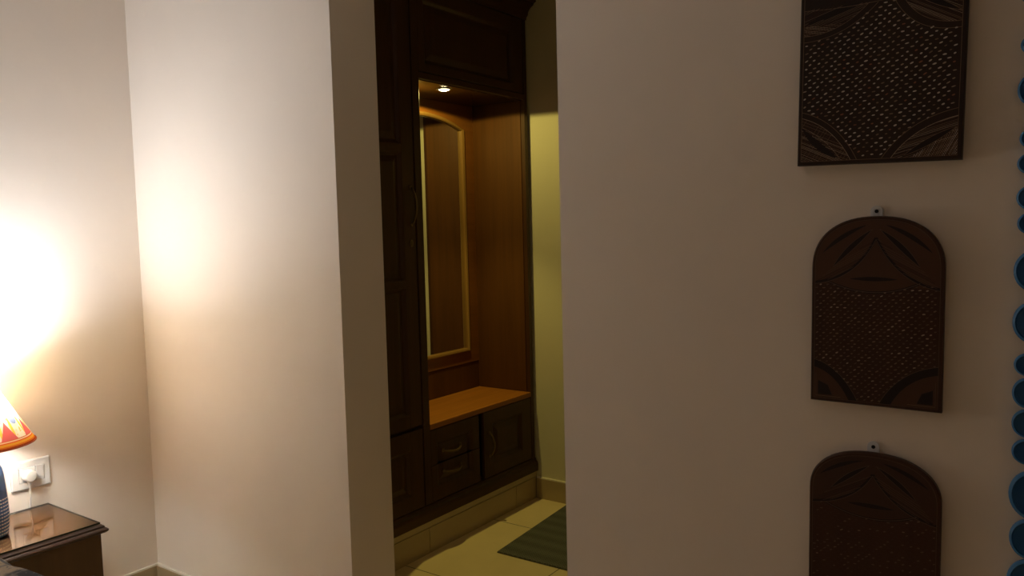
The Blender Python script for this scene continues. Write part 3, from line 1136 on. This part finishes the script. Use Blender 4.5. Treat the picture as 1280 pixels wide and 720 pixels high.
dashes(cv, bord, [blx, brx, tlx, trx, toplens], 0.0152, 0.0071, 0.0066, 0.0027, 0.33,
       [PALE, TAN, MID, RUST], (-hw + 0.005, hw - 0.003, 0.012, zt + 0.02), 0.03, [0.5, 0.28, 0.17, 0.05])
pc = cv.m.build('carved_pattern', PM, e1, pivot=(0, 0, 0), fix=False)


# --- the two smaller arched plaques
def small_plaque(label, x0, z0, w, hs, H, rot, base, pale, mis, wt, full):
    e, cv, o_ = plaque('carved_plaque', label, None, x0, z0, w, hs, H, rot, base, 0.020)
    inn = 0.0065
    hw_ = w / 2 - inn
    bd = arch_outline(w, hs, H, inset=inn)
    cv.line(bd + [bd[0]], 0.0008, DIM)
    zt_ = hs - 0.028                                  # foot of the top motif
    ap = (0.0, H - 0.020)
    la = bez((-hw_, zt_ + 0.002), (-hw_ * 0.30, zt_ + 0.012), (ap[0], ap[1] - 0.02))
    ra = bez((hw_, zt_ - 0.006), (hw_ * 0.35, zt_ + 0.006), (ap[0], ap[1] - 0.02))
    topreg = [p for p in bd if p[1] > hs - 0.001]
    motif = topreg + [(-hw_, zt_)] + [(0, zt_ - 0.014)] + [(hw_, zt_ - 0.006)]
    cv.poly([(hw_, zt_ - 0.006)] + [(x * 0.995, z - 0.001) for x, z in topreg] + [(-hw_, zt_)], RED if full else DEEP, 0.0002)
    lens = bez((-hw_ * 0.78, zt_ + 0.004), (0, zt_ - 0.034), (hw_ * 0.70, zt_ + 0.004))
    lensu = bez((hw_ * 0.70, zt_ + 0.004), (0, zt_ + 0.02), (-hw_ * 0.78, zt_ + 0.004))
    cv.poly(lens + lensu[1:-1], RED if full else DEEP, 0.00035)
    cv.line(lens, 0.0012, DIM)
    cv.line(lens, 0.0045, BLK, 0.0005)
    for sx, cur in ((-1, la), (1, ra)):
        cv.line(cur, 0.0050, BLK, 0.0005)
        cv.line([(x, z - 0.003) for x, z in cur], 0.0008, DIM)
        l1 = leaf((sx * 0.006, ap[1] - 0.004), (sx * hw_ * 0.70, hs + 0.004), sx * 0.16, sx * -0.04)
        cv.poly(l1, BLK, 0.0005)
        cv.line(l1 + [l1[0]], 0.0007, DIM)
        l2 = leaf((sx * 0.016, ap[1] + 0.004), (sx * hw_ * 0.88, hs + 0.030), sx * 0.20, sx * 0.03)
        cv.poly(l2, BLK, 0.0005)
        reg = [(sx * hw_, zt_ + 0.002)] + [(sx * hw_, hs + 0.006)] + list(reversed(cur))
        hatch(cv, [cur[0]] + cur[1:] + [(sx * hw_ * 0.70, hs + 0.004)], [l1, l2], (sx * 1.0, -0.55), 0.0034, 0.0006, [DIM, DIM, BLK])
    c5 = leaf((-hw_ * 0.42, zt_ + 0.010), (hw_ * 0.36, zt_ + 0.010), 0.10, -0.09)
    cv.poly(c5, BLK, 0.0007)
    zb_ = inn
    lx = bez((-hw_, 0.082), (-hw_ + 0.050, 0.070), (-hw_ + 0.080, zb_))
    rx_ = bez((hw_, 0.084), (hw_ - 0.066, 0.072), (hw_ - 0.098, zb_))
    ex = []
    for sx, cur, s_ in ((-1, lx, 0.80), (1, rx_, 0.80)):
        cor = (sx * hw_, zb_)
        inr = [(cor[0] + (x - cor[0]) * s_, cor[1] + (z - cor[1]) * s_) for x, z in cur]
        cv.poly(inr + [cor], RED if full else DEEP, 0.0003)
        cv.line(cur, 0.0009, DIM)
        cv.strip(cur, inr, BLK, 0.0004)
        q = [(cor[0] - sx * a_, cor[1] + b_) for a_, b_ in ((0.008, 0.007), (0.034, 0.007), (0.026, 0.026), (0.008, 0.034))]
        cv.poly(q, BLK, 0.0006)
        q2 = [(cor[0] - sx * a_, cor[1] + b_) for a_, b_ in ((0.004, 0.004), (0.050, 0.004))]
        cv.line(q2, 0.0007, MID)
        cv.line([q2[0], (q2[0][0], cor[1] + 0.048)], 0.0007, DIM)
        ex.append(cur + [cor])
    hole = lens + [(hw_, zt_ - 0.004), (hw_, H), (-hw_, H), (-hw_, zt_)]
    dashes(cv, [(x * 0.98, z) for x, z in bd], ex + [hole], 0.0128, 0.0062, 0.0058, 0.0025, 0.28, mis,
           (-hw_ + 0.004, hw_ - 0.002, zb_ + 0.004, zt_ + 0.004), 0.0, wt)
    cv.m.build('carved_pattern', PM, e, pivot=(0, 0, 0), fix=False)
    return e


small_plaque('arched dark brown carved plaque hanging between the near-black one and the reddish one', -0.3095, 0.999, 0.229, 0.258, 0.357, math.radians(0.5),
             P_BASE2, False, [DIM, MID, TAN], [0.45, 0.45, 0.10], True)
small_plaque('arched reddish brown plaque, lowest on the wall, its carving almost too dark to see', -0.3115, 0.552, 0.232, 0.272, 0.356, math.radians(0.5),
             P_BASE3, False, [DEEP, DIM, MID], [0.70, 0.28, 0.02], False)

# ------------------------------------------------------------------ blue scalloped wall hanging at the right edge
B_RIM = mat('blue_lobe_rim', (0.04, 0.19, 0.44), 0.5)
B_IN = mat('deep_blue_lobe', (0.007, 0.095, 0.30), 0.45)
HG = empty('wall_hanging', (-0.052, WY, 0.55), 'blue scalloped wall hanging at the right edge, beside the plaques', 'wall hanging')
lobes = [(-0.0885, 1.7335, 1.6984), (-0.0874, 1.6514, 1.616), (-0.0905, 1.5863, 1.5333), (-0.0862, 1.4971, 1.4611), (-0.0888, 1.456, 1.4185),
         (-0.0889, 1.4011, 1.3593), (-0.0869, 1.3565, 1.3173), (-0.0906, 1.2907, 1.2218), (-0.0907, 1.2039, 1.1336), (-0.0873, 1.1158, 1.0756),
         (-0.089, 1.0725, 1.0209), (-0.0888, 1.018, 0.9697), (-0.0879, 0.9662, 0.9225), (-0.091, 0.9119, 0.8266), (-0.0887, 0.8254, 0.7567), (-0.0911, 0.7544, 0.6736)]
MB().tube([(-0.052, WY - 0.006, z) for z in (0.62, 0.9, 1.2, 1.5, 1.86)], 0.004, 8).build('cord', BLACK, HG)


def lobe(xl, zt_, zb_, mir):
    hz = (zt_ - zb_) / 2 * 1.04
    cz_ = (zt_ + zb_) / 2
    hx = max(0.024, hz * 0.85)
    cx_ = xl + hx
    if mir:
        cx_ = 2 * -0.030 - cx_
    b_ = MB()
    n__ = 32

    def rg_(s_, y):
        return [(cx_ + hx * s_ * math.cos(2 * PI * i / n__), y, cz_ + hz * s_ * math.sin(2 * PI * i / n__)) for i in range(n__)]
    b_.loops([rg_(0.97, WY - 0.006), rg_(1.0, WY - 0.009), rg_(0.99, WY - 0.013), rg_(0.86, WY - 0.016)], 0, cap1=False)
    b_.loops([rg_(0.86, WY - 0.016), rg_(0.80, WY - 0.0125), rg_(0.5, WY - 0.0115), rg_(0.1, WY - 0.011)], 1, cap0=False)
    b_.build('petal', [B_RIM, B_IN], HG, smooth=True)


for q in lobes:
    lobe(*q, False)
    lobe(*q, True)

# ------------------------------------------------------------------ tidy
for o in D.objects:
    for k_ in ('_w', '_l'):
        if k_ in o:
            del o[k_]
